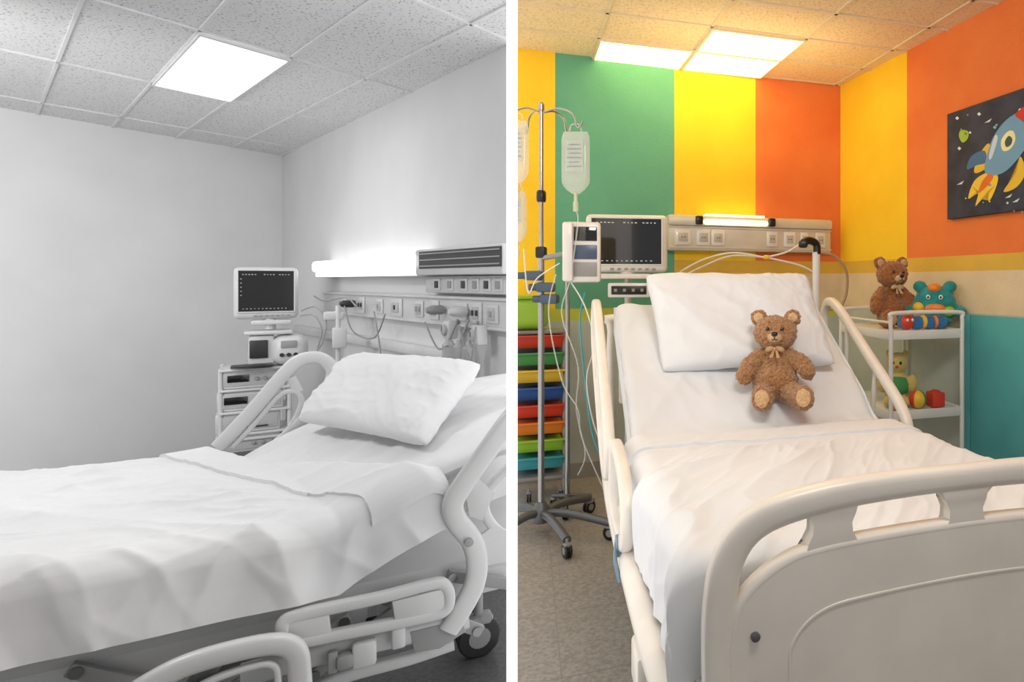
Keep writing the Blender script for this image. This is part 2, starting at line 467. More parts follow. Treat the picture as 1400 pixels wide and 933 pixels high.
# angular linkages of the lifting gear
for (u0,z0,u1,z1,w) in ((-.1,.50,.12,.36,.03),(.12,.36,.36,.47,.03),(.30,.36,.52,.50,.026),(.45,.50,.66,.36,.03),(.36,.47,.36,.33,.022),(.60,.52,.80,.44,.03)):
    p=L(u0,.975,z0);q=L(u1,.975,z1);dd=(q-p);ln=dd.length;dd.normalize()
    g.box((p+q)/2,(ln+w,.02,w),dd,Vv,dd.cross(Vv).normalized(),bev=.004,mi=0)
    for e in (p,q): g.lathe(e,Vv,[(.012,-.014),(.012,.016)],1,12)
obj('bed_chassis',g,[gplas2,gmet,gdark],parent=bedL)
for u,v in ((.76,.42),(-1.15,.14),(-1.15,.78),(.74,.12)): caster(bedL,L(u,v,.07),.07,gdark,gplas2,Vv,.15)
# far rail
g=G();pts=[LN(px,py,-.05) for px,py in ((298,612),(345,562),(388,512),(408,494),(432,489),(450,498),(455,515),(440,545),(400,590),(360,625))]
g.tube(cr(pts,6),.023,0,12,False,Vv,.015)
pts=[LN(px,py,-.05) for px,py in ((318,612),(352,575),(382,541),(404,536),(412,552),(396,585),(370,615))]
g.tube(cr(pts,6),.009,0,10,False,Vv,.010)
pts=[LN(px,py,-.05) for px,py in ((398,516),(408,536))];g.tube(pts,.016,0,10,False,Vv,.010)
obj('side_rail',g,gplas,parent=bedL,label='curved white plastic side rail on the far side')
# near head rail
def NP(l,v=1.04): return [LN(a,b,v) for a,b in l]
g=G()
g.tube(cr(NP([(712,556),(690,583),(660,625),(630,668),(619,690),(624,712),(645,740),(652,768),(648,800),(630,835),(612,862)]),6),.026,0,16,False,Vv,.016)
g.tube(cr(NP([(712,628),(690,645),(668,672),(662,696),(676,722),(712,748)],1.03),6),.013,0,10,False,Vv,.012)
g.poly(NP([(634,668),(650,652),(676,672),(664,692),(660,712),(640,705)],1.03),Vv*.012,0,.004)
g.poly(NP([(650,735),(676,715),(712,735),(712,765),(690,765),(658,775)],1.03),Vv*.012,0,.004)
g.lathe(LN(641,742,1.06),Vv,[(.001,-.01),(.011,-.01),(.011,.004),(.001,.006)],1,14)
obj('side_rail',g,[gplas,gplas2],parent=bedL,label='thick curved white side rail at the head end')
g=G()
ring2(g,NP([(386,862),(394,845),(440,834),(520,817),(585,800),(606,799),(614,815),(606,836),(560,848),(480,864),(410,878),(390,878)],1.06),Vv,.014,.014)
g.poly(NP([(535,820),(606,802),(610,836),(540,852)],1.055),Vv*.016,0,.004)
g.poly(NP([(386,850),(450,836),(454,870),(390,882)],1.055),Vv*.016,0,.004)
obj('side_rail',g,gplas,parent=bedL,label='low folded white side rail with a slotted handle')
g=G()
g.tube(cr(NP([(330,925),(420,898),(520,875),(600,857),(640,845)],1.02),4),.025,0,16,False,Vv,.02)
g.tube(cr(NP([(410,960),(460,928),(560,900),(620,880)],.98),4),.016,0,12,False,Vv,.016)
g.box(LN(498,893,1.06),(.05,.03,.06),U,Vv,Z,bev=.008,mi=0)
g.box(LN(472,903,1.06),(.035,.03,.035),U,Vv,Z,bev=.008,mi=1)
g.box(LN(545,872,1.06),(.03,.02,.05),U,Vv,Z,bev=.006,mi=0)
g.box(LN(455,905,1.055),(.02,.02,.05),U,Vv,Z,bev=.004,mi=1)
g.poly(NP([(560,862),(630,845),(636,862),(600,885),(566,890)],1.03),Vv*.012,1,.003)
obj('bed_side_beam',g,[gplas,gplas2],parent=bedL)
g=G()
g.tube(cr(NP([(150,975),(200,938),(260,908),(340,886),(385,881),(405,893),(410,925),(412,975)],1.1),6),.022,0,16,False,Vv,.016)
g.tube(cr(NP([(230,965),(290,930),(350,910),(374,910),(380,928),(380,975)],1.1),6),.007,0,10,False,Vv,.010)
obj('side_rail',g,gplas,parent=bedL,label='white tubular foot-end side rail')
# blanket
def dispB(u,l,z,s):
    top=sm(.55,.70,z)
    near=1-.65*sm(uf(l)-.30,uf(l)-.14,u)
    u2=u+.07*nz(u*1.6,l*1.6,50);l2=l+.07*nz(u*1.6,l*1.6,60)
    a=u2*.90+l2*.43;b=l2*.90-u2*.43
    c=u2*.97-l2*.22;d=l2*.97+u2*.22
    fine=.014*sharp(a*1.1,b*4.6,7)+.010*sharp(c*1.4,d*7,11)+.006*sharp(a*2.4,b*12,12)+.0035*sharp(c*3.6,d*20,90)
    w=(.013*(ridge(a*1.1,b*3.0,2)-.5)+fine)*near+.014*nz(u*1.6,l*2,3)*near
    side=(1-top)*(.018*nz(u*6+l,z*2,6)+.010*nz(u*14,z*3,1)+.010*sharp(u*7+z*4,z*3,17))
    return w*(.5+.5*top)+side+.004
g=G();g.cloth(drape(LB,-1.45,uf,rprof(-.035,1.015,.722,.60,.56,.055,.02),360,250,dispB),.004)
obj('blanket',g,gsheet,side='L',label='creased white duvet spread over the hospital bed',cat='blanket',ang=80)
g=G();g.cloth(drape(LB,lambda v:uf(v)-.16,lambda v:uf(v)+.012,rprof(-.035,1.012,.722,.62,.665,.055,.0),40,240,lambda u,l,z,s:dispB(u,l,z,s)+.010),.010)
obj('folded_sheet',g,gsheet,side='L',label='turned-down white sheet edge across the duvet',cat='sheet',ang=80)
pillow('pillow',(W(406,577,2.2),W(582,612,1.82),W(662,497,2.2),W(480,486,2.42)),.078,gsheet,'plump white pillow lying on the raised bed head','L',1,.012)

# ================================================================= LEFT EQUIPMENT TROLLEY
Pc=V((-3.13,4.0,0));rx=V((.788,.616,0)).normalized();ry=V((-.616,.788,0)).normalized()
def K(x,y,z): p=Pc+rx*x+ry*y;return V((p.x,p.y,z))
def kz(py): return 1.3-(py-385)/225.
def kx(px): return (px-350)/285.
cart=thing('equipment_trolley','white wheeled medical trolley stacked with devices','trolley','L',K(0,.15,0))
for z in (kz(502)-.012,kz(532),kz(562),kz(592),.35,.12):
    g=G();g.box(K(-.0,.15,z),(.34,.34,.015),rx,ry,Z,bev=.005);obj('shelf',g,gplas,parent=cart)
for x in (-.165,.165):
    for y in (.0,.3):
        g=G();g.tube([K(x,y,.07),K(x,y,kz(502))],.012);obj('trolley_post',g,gplas,parent=cart)
for x in (-.15,.15):
    for y in (.02,.28): caster(cart,K(x,y,.04),.04,gdark,gplas2,rx,.04)
glt=M('plastic_light_grey_left',(190,190,190),.4)
def devbox(name,label,x0,x1,y0,y1,det,depth=.28):
    zc=(kz(y0)+kz(y1))/2;h=kz(y0)-kz(y1);xc=(kx(x0)+kx(x1))/2;w=kx(x1)-kx(x0)
    T=thing(name,label,'medical device','L',K(xc,.14,kz(y1)))
    g=G();g.box(K(xc,.14,zc),(w,depth,h),rx,ry,Z,bev=.01);obj('housing',g,gplas,parent=T)
    g=G();g.box(K(xc,-.003,zc),(w*.92,.006,h*.7),rx,ry,Z,bev=.004);obj('front_panel',g,glt,parent=T)
    if det&1:
        g=G();g.box(K(xc-w*.22,-.008,zc+h*.05),(w*.35,.006,h*.38),rx,ry,Z,bev=.002);obj('display',g,gscreen,parent=T)
    if det&2:
        for k in range(3):
            g=G();g.lathe(K(xc+w*(.08+.14*k),-.008,zc),-ry,[(.011,-.004),(.011,.01),(.008,.014)],0,14);obj('knob',g,gplas2,parent=T)
    if det&4:
        g=G();g.tube([K(xc-w*.3,-.012,zc-h*.22),K(xc+w*.3,-.012,zc-h*.22)],.005);obj('handle',g,gdark,parent=T)
    return T
devbox('infusion_controller','white boxy device with knobs on the trolley shelf',303,386,505,530,3)
devbox('ventilator_module','grey-white rack device with small display',298,388,534,560,3)
devbox('drawer_unit','white drawer unit on the trolley',296,384,563,590,4)
devbox('power_module','white rack module with knobs',296,384,593,616,2)
T=thing('ventilator','white rounded ventilator with dark front and side dials','medical device','L',K(.08,.1,kz(501)))
g=G();zb=kz(502);zt=kz(459)
g.box(K(kx(358),.12,(zb+zt)/2),(.13,.2,zt-zb),rx,ry,Z,bev=.02);obj('housing',g,gplas,parent=T)
g=G();g.box(K(kx(398),.09,(zb+zt)/2-.003),(.19,.22,(zt-zb)*.98),rx,ry,Z,bev=.065,seg=6)
obj('rounded_housing',g,gplas,parent=T)
g=G();g.box(K(kx(354),.015,(zb+zt)/2+.01),(.09,.02,.11),rx,ry,Z,bev=.006);obj('display',g,gdark,parent=T)
g=G();g.box(K(kx(396),-.022,(zb+zt)/2+.035),(.08,.01,.045),rx,ry,Z,bev=.004);obj('display',g,gplas2,parent=T)
for x in (386,396,406):
    g=G();g.lathe(K(kx(x),-.018,(zb+zt)/2-.03),-ry,[(.012,-.01),(.012,.012),(.009,.016)],0,16);obj('dial',g,gdark,parent=T)
g=G();g.box(K(kx(345),-.04,kz(499)),(.2,.12,.012),rx,ry,Z,bev=.004);obj('tray',g,gdark,parent=T)
# monitor builder
def monitor(name,label,side,c,ex,nf,w,h,mw,ms,mt,mk,base=None,traces=True):
    c=V(c);T=thing(name,label,'monitor',side,base or c-Z*h/2)
    ed=-nf
    g=G();g.box(c+ed*.05,(w,.1,h),ex,nf,Z,bev=.03,seg=4);g.box(c+ed*.13,(w*.7,.1,h*.7),ex,nf,Z,bev=.03,seg=3);obj('monitor_housing',g,mw,parent=T)
    bw=w*.075;bh=h*.1
    sw=w-2*bw;sh=h-bh*2.2;sz=c+Z*(bh*.35)
    g=G();P=[sz+ex*(sx*(sw/2+.004))+Z*(sy*(sh/2+.004))+nf*.004 for sx,sy in ((-1,-1),(1,-1),(1,1),(-1,1))]
    for i in range(4): g.tube([P[i],P[(i+1)%4]],.005,0,8)
    obj('bezel',g,mw,parent=T)
    g=G();g.box(sz+nf*.002,(sw,.01,sh),ex,nf,Z)
    top=sz+Z*sh*.41+nf*.0075
    random.seed(5)
    for k in range(16):
        if k in (5,6,11): continue
        g.box(top+ex*sw*(-.42+.055*k),(sw*.035*random.uniform(.5,1),.001,sh*.022),ex,nf,Z,mi=1)
    for r in range(5): g.box(sz+ex*sw*(-.455)+Z*sh*(.3-.1*r)+nf*.0075,(sw*.025,.001,sh*.02),ex,nf,Z,mi=1)
    for k in range(12): g.box(sz+ex*sw*(-.42+.07*k)+Z*(-sh*.43)+nf*.0075,(sw*.035*random.uniform(.5,1),.001,sh*.02),ex,nf,Z,mi=1)
    obj('screen',g,[ms,mt],parent=T,label='dark glossy screen with small pale readouts')
    for k in range(7):
        g=G();g.box(c+ex*w*(-.18+.085*k)-Z*(h*.44)+nf*.003,(w*.045,.008,h*.035),ex,nf,Z,bev=.002);obj('button',g,mk,parent=T)
    return T
mc=K(kx(365),.05,kz(401))
T=monitor('patient_monitor','white patient monitor with a dark screen on a stand','L',mc,rx,-ry,.32,.32,gplas,gscreen,gtext,gplas2,base=K(kx(370),.1,kz(462)))
g=G();g.tube([K(kx(370),.1,kz(437)),K(kx(370),.1,kz(452))],.03,0,14)
g.box(K(kx(372),.1,kz(442)),(.2,.14,.03),rx,ry,Z,bev=.01);g.box(K(kx(368),.1,kz(456)),(.24,.2,.025),rx,ry,Z,bev=.01)
obj('monitor_stand',g,gplas,parent=T)
pq=W(462,600,3.85)
T=thing('equipment_pole','slim white pole with hoses beside the trolley','pole','L',V((pq.x,pq.y,0)))
g=G();g.tube([V((pq.x,pq.y,0.02)),W(462,418,3.85)],.013,0);g.box(W(456,432,3.85),(.1,.05,.05),rx,ry,Z,bev=.01);g.box(W(464,462,3.83),(.07,.05,.12),rx,ry,Z,bev=.01)
g.lathe(V((pq.x,pq.y,0)),Z,[(.12,0),(.12,.015),(.02,.035)],0,20)
obj('pole',g,gplas,parent=T)
for pts in ([(412,425),(432,420),(446,440),(440,470),(425,490)],[(410,432),(430,432),(440,452),(434,480),(438,500)]):
    g=G();g.tube(cr([W(a,b,3.83) for a,b in pts],6),.004,0,6);obj('hose',g,gplas2,parent=T)

# ================================================================= LEFT HEADWALL UNIT
def ES(px): return (hit(px,400,C,nE)-C).xy.dot(eE.xy)
def E(s,off,z): p=C+eE*s+nE*off;return V((p.x,p.y,z))
hw=thing('bedhead_service_panel','white wall-mounted bedhead panel with lamp, vent and outlets','medical wall panel','L',E(1.8,.02,1.05))
s0,s1,s2=ES(452),ES(598),ES(720)
g=G();g.box(E((s0+s1)/2,.045,1.36),(s1-s0,.09,.07),eE,nE,Z,bev=.012)
g.box(E((s1+s2)/2,.055,1.395),(s2-s1,.11,.13),eE,nE,Z,bev=.012)
g.box(E((s1+s2)/2,.03,1.285),(s2-s1,.06,.085),eE,nE,Z,bev=.008)
g.box(E((s0+s2)/2,.02,1.155),(s2-s0,.04,.15),eE,nE,Z,bev=.008)
for z in (1.09,1.22): g.box(E((s0+s2)/2,.045,z),(s2-s0,.012,.012),eE,nE,Z,bev=.003)
obj('panel_housing',g,gplas,parent=hw)
g=G();g.box(E((s0+s1)/2,.075,1.400),(s1-s0-.04,.09,.075),eE,nE,Z,bev=.02);g.box(E((s0+s1)/2,.085,1.345),(s1-s0-.06,.03,.03),eE,nE,Z,bev=.01)
obj('lamp_tube',g,gemit2,parent=hw,label='glowing reading lamp tube')
g=G();g.box(E((s1+s2)/2+.03,.111,1.405),(s2-s1-.06,.004,.085),eE,nE,Z)
for k in range(3): g.box(E((s1+s2)/2+.03,.114,1.375+.03*k),(s2-s1-.08,.01,.006),eE,nE,Z,mi=1)
obj('vent_grille',g,[gdark,gplas2],parent=hw,label='dark slotted vent grille')
for k,px in enumerate((615,633,652,668,684,700)):
    s=ES(px);g=G();g.box(E(s,.062,1.285),(.075,.006,.06),eE,nE,Z,bev=.003);g.box(E(s,.067,1.285),(.04,.004,.035),eE,nE,Z,bev=.002,mi=1+(k%2))
    obj('outlet',g,[gplas,gdark,gplas2],parent=hw)
for k,px in enumerate((478,505,530,553,585,606,640,664,686)):
    s=ES(px);wd_=.11 if k%3 else .18
    g=G();g.box(E(s,.044,1.155),(wd_,.008,.1 if k%2 else .085),eE,nE,Z,bev=.004);g.box(E(s,.05,1.155),(wd_*.55,.006,.055),eE,nE,Z,bev=.003,mi=1)
    if k%3==1: g.box(E(s-.02,.054,1.155),(.022,.006,.026),eE,nE,Z,bev=.003,mi=2);g.box(E(s+.02,.054,1.155),(.022,.006,.026),eE,nE,Z,bev=.003,mi=2)
    else: g.box(E(s,.054,1.155),(.022,.006,.026),eE,nE,Z,bev=.003,mi=2)
    obj('outlet',g,[gplas,glt,gdark if k%2 else gplas2],parent=hw)
for px,m in ((497,gdark),(620,gplas2),(652,gplas)):
    s=ES(px);g=G();g.lathe(E(s,.06,1.16),nE,[(.02,-.01),(.024,.0),(.022,.05),(.012,.07)],0,16);obj('gas_connector',g,m,parent=hw)
for px,zz in ((636,1.07),(676,1.06)):
    s=ES(px);g=G();g.box(E(s,.07,zz),(.07,.05,.09),eE,nE,Z,bev=.012);g.lathe(E(s,.1,zz),nE,[(.026,-.01),(.026,.006),(.02,.01)],1,18);g.box(E(s,.111,zz+.006),(.003,.003,.024),eE,nE,Z,mi=2);obj('flow_gauge',g,[gplas,glt,gdark],parent=hw)
for k,px in enumerate((640,655,668)):
    s=ES(px);g=G();g.lathe(E(s,.09,.96),Z,[(.02,-.07),(.03,-.06),(.03,.04),(.02,.05),(.012,.07)],0,16);g.tube([E(s,.09,1.02),E(s,.05,1.12)],.006,1)
    obj('suction_jar',g,[M('jar_left',(200,200,200),.15,alpha=.5),gplas2],parent=hw,label='small clear suction jar')
for pts in (((455,1.2),(470,1.17),(500,1.2),(515,1.15)),((540,1.13),(548,.95),(552,.8)),((612,1.1),(630,.98),(648,1.0),(660,.9)),((660,1.1),(676,.95),(684,1.1)),((640,.92),(650,.82),(672,.88),(680,1.)),((498,1.15),(510,1.0),(540,.98),(556,1.12))):
    g=G();g.tube(cr([E(ES(a),.11,z) for a,z in pts],6),.0045,0,6);obj('hose',g,gplas2,parent=hw)
g=G();g.box(E(2.0,.02,.93),(3.0,.04,.06),eE,nE,Z,bev=.012);obj('trim_1',g,gplas,side='L',kind='structure',label='white wall bumper rail')

# ================================================================= RIGHT BED
B0=V((-.476,2.302,0));w_=V((-.3105,.9506,0)).normalized();c_=V((.9506,.3105,0)).normalized()
def R(k,t,z): p=B0+c_*k+w_*t;return V((p.x,p.y,z))
def RL(t,k,z): return R(k,t,z)
def RLw(t,k,z):
    e=-1.0;r=.05
    if t<e:
        d=e-t
        if d<r*math.pi/2:
            a=d/r;return R(k,e-r*math.sin(a),z-r*(1-math.cos(a)))
        return R(k,e-r-.002*(d-r),z-r-(d-r*math.pi/2))
    return R(k,t,z-.030*sm(-.01,.045,t)*sm(.6,.7,z))
def zR(t,k=0): return .722+ .62*max(0,t-.1)*sm(.05,.3,t)
bedR=thing('hospital_bed','cream hospital bed with raised back and moulded footboard','bed','R',R(.52,-.1,0))
def dR(t,k): return .008*(ridge(t*2+k*1.5,k*3.5-t*1.5,15)-.5)+.008*sharp(t*2.4+k*1,k*5-t*3,19)+.004*sharp(t*4,k*9+t*4,18)
g=G();g.grid(mat_surface(RL,zR,-1.02,.88,.0,1.02,170,90,.14,dR))
g.grid([[R(.0+1.02*j/2,-1.02+1.9*i/20,zR(-1.02+1.9*i/20)-.14) for i in range(21)] for j in range(3)])
g.grid([[R(1.02*j/10,.88,zR(.88)-.03-.11*i/2) for i in range(3)] for j in range(11)])
obj('mattress',g,rsheet,parent=bedR,ang=80,label='raised mattress in a white fitted sheet')
g=G()
g.box(R(.51,-.48,.53),(.98,1.1,.05),c_,w_,Z,bev=.015)
sl=V((w_.x*.85,w_.y*.85,.527)).normalized()
g.box(R(.51,.5,.80),(.96,.86,.05),c_,sl,c_.cross(sl).normalized(),bev=.015)
obj('bed_deck',g,rplas,parent=bedR)
g=G()
for k in (.1,.92): g.box(R(k,-.15,.3),(.07,2.0,.09),c_,w_,Z,bev=.015)
for t in (-1.0,-.2,.7): g.box(R(.51,t,.3),(.8,.07,.07),c_,w_,Z,bev=.01)
for t in (-.7,.3):
    for k in (.25,.8): g.tube([R(k,t,.3),R(k,t+.1,.55)],.03)
g.tube([R(.2,.4,.32),R(.1,.65,.16)],.03,0)
obj('bed_chassis',g,rgrey,parent=bedR)
for k,t in ((.06,.66),(.95,.66),(.12,-.98),(.92,-.98)): caster(bedR,R(k,t,.07),.07,rblack,rgrey,c_,.14)
g=G()
pts=[R(-.045,.35,.52),R(-.05,0,.5),R(-.045,-.5,.475),R(-.03,-1.0,.46),R(.02,-1.12,.455),R(.1,-1.14,.45)]
g.tube(cr(pts,6),.045,0,12,False,None)
g.tube(cr([q-V((0,0,.085)) for q in pts],6),.022,0,12)
g.box(R(-.075,-.78,.40),(.03,.12,.1),c_,w_,Z,bev=.01)
obj('bed_side_beam',g,rplas,parent=bedR)
g=G();g.box(R(-.085,-.35,.52),(.02,.06,.05),c_,w_,Z,bev=.006);g.tube(cr([R(-.09,-.33,.53),R(-.1,-.40,.5),R(-.09,-.44,.45)],5),.006)
obj('release_lever',g,M('blue_grey',(110,140,160),.4),parent=bedR,label='blue-grey release lever')
def rail(pts,k,ra,lab,inner=None):
    g=G();ring2(g,[R(k,t,z) for t,z in pts],c_,ra,.02)
    if inner:
        for (a,b) in inner: g.tube([R(k,*a),R(k,*b)],.012,0,8)
    obj('side_rail',g,rplas,parent=bedR,label=lab)
head=[(.9,1.10),(.84,1.19),(.7,1.16),(.4,.98),(.1,.80),(.02,.70),(.06,.62),(.2,.62),(.5,.77),(.84,.98)]
foot=[(-.04,.74),(-.3,.73),(-.42,.66),(-.42,.56),(-.3,.52),(-.04,.52),(0,.62)]
rail(head,-.085,.024,'cream plastic head-end side rail',[((.6,1.08),(.62,.86)),((.3,.92),(.34,.70))])
rail(foot,-.07,.024,'cream plastic foot-end side rail')
rail(head,1.09,.024,'cream plastic head-end side rail',[((.6,1.08),(.62,.86)),((.3,.92),(.34,.70))])
g=G();g.box(R(.51,1.02,.9),(.95,.03,.42),c_,w_,Z,bev=.012);g.tube(cr([R(0,1.02,.6),R(0,1.02,1.05),R(.06,1.02,1.12),R(.96,1.02,1.12),R(1.02,1.02,1.05),R(1.02,1.02,.6)],5),.02)
obj('headboard',g,rplas,parent=bedR)
# footboard
hk=.56
def bow(k): return -1.115-.035*(1-((k-hk)/hk)**2)
def FB(k,z,o=0): return R(k,bow(k)+o,z)
half=[(.037,.34),(.032,.52),(.032,.68),(.052,.78),(.110,.842),(.228,.874),(.375,.888),(.56,.892)]
full=half+[(2*hk-k,z) for k,z in half[-2::-1]]
g=G();g.tube(cr([FB(k,z) for k,z in full],7),lambda s:.025+.009*abs(2*s-1)**.8,0,18,False,w_,.023)
ph=[(.05,.30),(.05,.58),(.066,.668),(.095,.716),(.155,.758),(.221,.777),(.36,.790),(.56,.796)]
pf=ph+[(2*hk-k,z) for k,z in ph[-2::-1]]
pc=cr([V((k,0,z)) for k,z in pf[1:-1]],6)
N=len(pc)
front=[];back=[]
for o,lst in ((-.02,front),(.02,back)):
    for p in pc: lst.append([FB(p.x,.30+(p.z-.30)*i/10,o) for i in range(11)])
g.grid(front);g.grid(back)
for i in range(N-1): g.add([front[i][-1],front[i+1][-1],back[i+1][-1],back[i][-1]],[[0,1,2,3]]);g.add([front[i][0],front[i+1][0],back[i+1][0],back[i][0]],[[0,1,2,3]])
g.add([*front[0],*back[0][::-1]],[list(range(22))])
g.tube(cr([FB(p.x,p.z) for p in pc],1),.012,0,10,False,w_,.0205)
for kc in (.25,.545,.87):
    prof=[(-.075,.765),(-.046,.786),(-.034,.808),(-.032,.83),(-.042,.852),(-.075,.875),(.075,.875),(.042,.852),(.032,.83),(.034,.808),(.046,.786),(.075,.765)]
    P=[FB(kc+a,b,-.019) for a,b in prof];g.poly(P,w_*.038,0,.007)
obj('footboard',g,rplas,parent=bedR,label='moulded cream footboard with three hand slots',ang=50)
eh=[(.165,.32),(.163,.54),(.17,.61),(.228,.663),(.34,.682),(.56,.692)]
ef=eh+[(2*hk-k,z) for k,z in eh[-2::-1]]
g=G();g.tube(cr([FB(k,z,-.0195) for k,z in ef],7),.0035,0,8,False,w_,.0025)
obj('footboard_ridge',g,rplas,parent=bedR)
for z in (.63,.535):
    g=G();q=FB(.095,z,-.022);g.lathe(q,-w_,[(.009,-.004),(.009,.004),(.005,.006)],0,14);obj('screw',g,rsteel,parent=bedR)
# blanket
def dispR(u,l,z,s):
    top=sm(.55,.71,z)
    near=1-.7*sm(-.32,-.14,u)
    uu=u+.07*nz(u*1.6,l*1.6,51);ll=l+.07*nz(u*1.6,l*1.6,61)
    a=uu*.8+ll*.6;b=ll*.8-uu*.6
    c=uu*.35+ll*.94;d=ll*.35-uu*.94
    edge=sm(.75,.0,l)
    w=((.007+.012*edge)*(ridge(a*1.1,b*3.2,22)-.5)+(.007+.009*edge)*sharp(a*1.1,b*5,27)+(.004+.005*edge)*sharp(a*2,b*10,28)+.006*sharp(c*1.2,d*5,78)+.003*sharp(a*3.4,b*18,79)+.012*nz(u*1.8,l*2,23))*near
    side=(1-top)*(.018*nz(u*6+l,z*2,36)+.010*nz(u*13,z*3,31)+.010*sharp(u*7+z*4,z*3,37))
    return w*(.5+.5*top)+side+.002
g=G();g.cloth(drape(RLw,-1.26,.02,rprof(-.03,1.055,.742,.525,.56,.06,.005),260,240,dispR),.004)
obj('blanket',g,rsheet,side='R',label='white duvet with soft creases covering the lower bed',cat='blanket',ang=80)
g=G();g.cloth(drape(RLw,-.16,.04,rprof(-.03,1.055,.742,.62,.62,.06,.0),40,240,lambda u,l,z,s:dispR(u,l,z,s)+.010),.012)
obj('folded_sheet',g,rsheet,side='R',label='turned-down white sheet edge below the teddy bear',cat='sheet',ang=80)
pillow('pillow',(W(903,511,2.73),W(1146,500,2.9),W(1106,376,3.2),W(879,375,3.06)),.088,rsheet,'white pillow propped on the raised bed back','R',6,.015)

# ================================================================= TEDDY BEARS
def capsule(g,a,b,r0,r1,n=7):
    a=V(a);b=V(b)
    for i in range(n+1):
        t=i/n;r=r0+(r1-r0)*t;g.ell(a.lerp(b,t),(r,r,r),0,None,14)
def fuzzy(g,vox,amp,f=1,sm_it=4):
    me=bpy.data.meshes.new('tmp');g.bm.to_mesh(me);g.bm.free();o=bpy.data.objects.new('tmp',me);sc.collection.objects.link(o)
    m=o.modifiers.new('r','REMESH');m.mode='VOXEL';m.voxel_size=vox
    s=o.modifiers.new('s','SMOOTH');s.iterations=sm_it
    dg=bpy.context.evaluated_depsgraph_get();dg.update();ev=o.evaluated_get(dg);m2=bpy.data.meshes.new_from_object(ev)
    bpy.data.objects.remove(o);g2=G();g2.bm.from_mesh(m2);bpy.data.meshes.remove(m2)
    g2.bm.normal_update()
    for v in g2.bm.verts:
        p=v.co;n1=noise.noise(p*26*f)+1.1*noise.noise(p*52*f)
        v.co=p+v.normal*(amp*n1)
    for fc in g2.bm.faces: fc.material_index=0
    return g2
def xf(g,base,yaw,lean,s):
    Mx=Matrix.Translation(base)@Matrix.Rotation(yaw,4,'Z')@Matrix.Rotation(lean,4,'X')@Matrix.Scale(s,4)
    g.bm.transform(Mx);return g
def teddy(name,label,base,yaw,lean,s,mf,ml,arms,legs,side,bowm,vox=.009,amp=.014):
    base=V(base);g=G()
    g.ell((0,0,.27),(.225,.17,.25));g.ell((0,-.05,.22),(.24,.17,.19));g.ell((0,-.01,.5),(.14,.11,.1))
    g.ell((0,-.03,.715),(.228,.175,.18));g.ell((0,-.06,.67),(.205,.16,.13))
    for sx in (-1,1): g.ell((sx*.175,-.0,.875),(.088,.05,.088));
    g.ell((0,-.19,.665),(.09,.08,.068))
    for sx,e in zip((-1,1),arms):
        k=V(e).lerp(V((sx*.15,-.02,.47)),.45)+V((sx*.03,0,.01))
        capsule(g,(sx*.15,-.02,.47),k,.085,.092);capsule(g,k,e,.092,.085)
    for sx,e in zip((-1,1),legs):
        capsule(g,(sx*.11,-.05,.12),e,.12,.105);g.ell(V(e)+V((0,-.03,.02)),(.105,.068,.125))
    g=fuzzy(g,vox,amp)
    xf(g,base,yaw,lean,s)
    o=obj(name,g,mf,side=side,base=base,label=label,cat='teddy bear',ang=180)
    def part(n,g,m,lab=None):
        xf(g,base,yaw,lean,s);return obj(n,g,m,parent=o,label=lab)
    g=G();g.ell((0,-.222,.66),(.076,.066,.052));g=fuzzy(g,.008,.005);part('muzzle',g,ml,'lighter tan muzzle')
    g=G();g.ell((0,-.288,.69),(.034,.02,.023));part('nose',g,rblack,'black nose')
    for sx in (-1,1):
        g=G();g.ell((sx*.076,-.204,.748),(.019,.016,.02));part('eye',g,M('eye_black',(8,6,5),.08,coat=1),'shiny black eye')
        g=G();g.ell((sx*.178,-.042,.875),(.055,.018,.055));g=fuzzy(g,.008,.004);part('inner_ear',g,ml)
    g=G();g.tube(cr([(-.03,-.276,.637),(-.012,-.285,.628),(0,-.289,.645),(.012,-.285,.628),(.03,-.276,.637)],4),.004,0,6);g.tube([V((0,-.290,.645)),V((0,-.295,.675))],.004,0,6);part('mouth',g,M('thread_dark',(50,28,16),.7))
    for sx,e in zip((-1,1),legs):
        g=G();g.ell(V(e)+V((0,-.092,.02)),(.076,.016,.092));g=fuzzy(g,.008,.004);part('paw_pad',g,ml,'tan foot pad')
    if bowm:
        for sx in (-1,1):
            g=G();g.ell((sx*.05,-.17,.545),(.05,.022,.03),0,Matrix.Rotation(sx*.35,3,'Y'));part('bow_loop',g,bowm)
            g=G();g.poly([V((0,-.17,.54)),V((sx*.02,-.19,.54)),V((sx*.055,-.235,.455)),V((sx*.02,-.235,.45))],V((0,.008,0)));part('bow_tail',g,bowm)
        g=G();g.ell((0,-.18,.545),(.018,.016,.02));part('bow_knot',g,bowm)
    return o
teddy('teddy_bear','curly brown teddy bear with tan bow sitting on the bed',W(1060,550,2.73),-.05,-.13,.40,fur,fur2,
      ((-.31,-.15,.26),(.33,-.12,.32)),((-.11,-.40,.035),(.29,-.36,.045)),'R',ribbon)
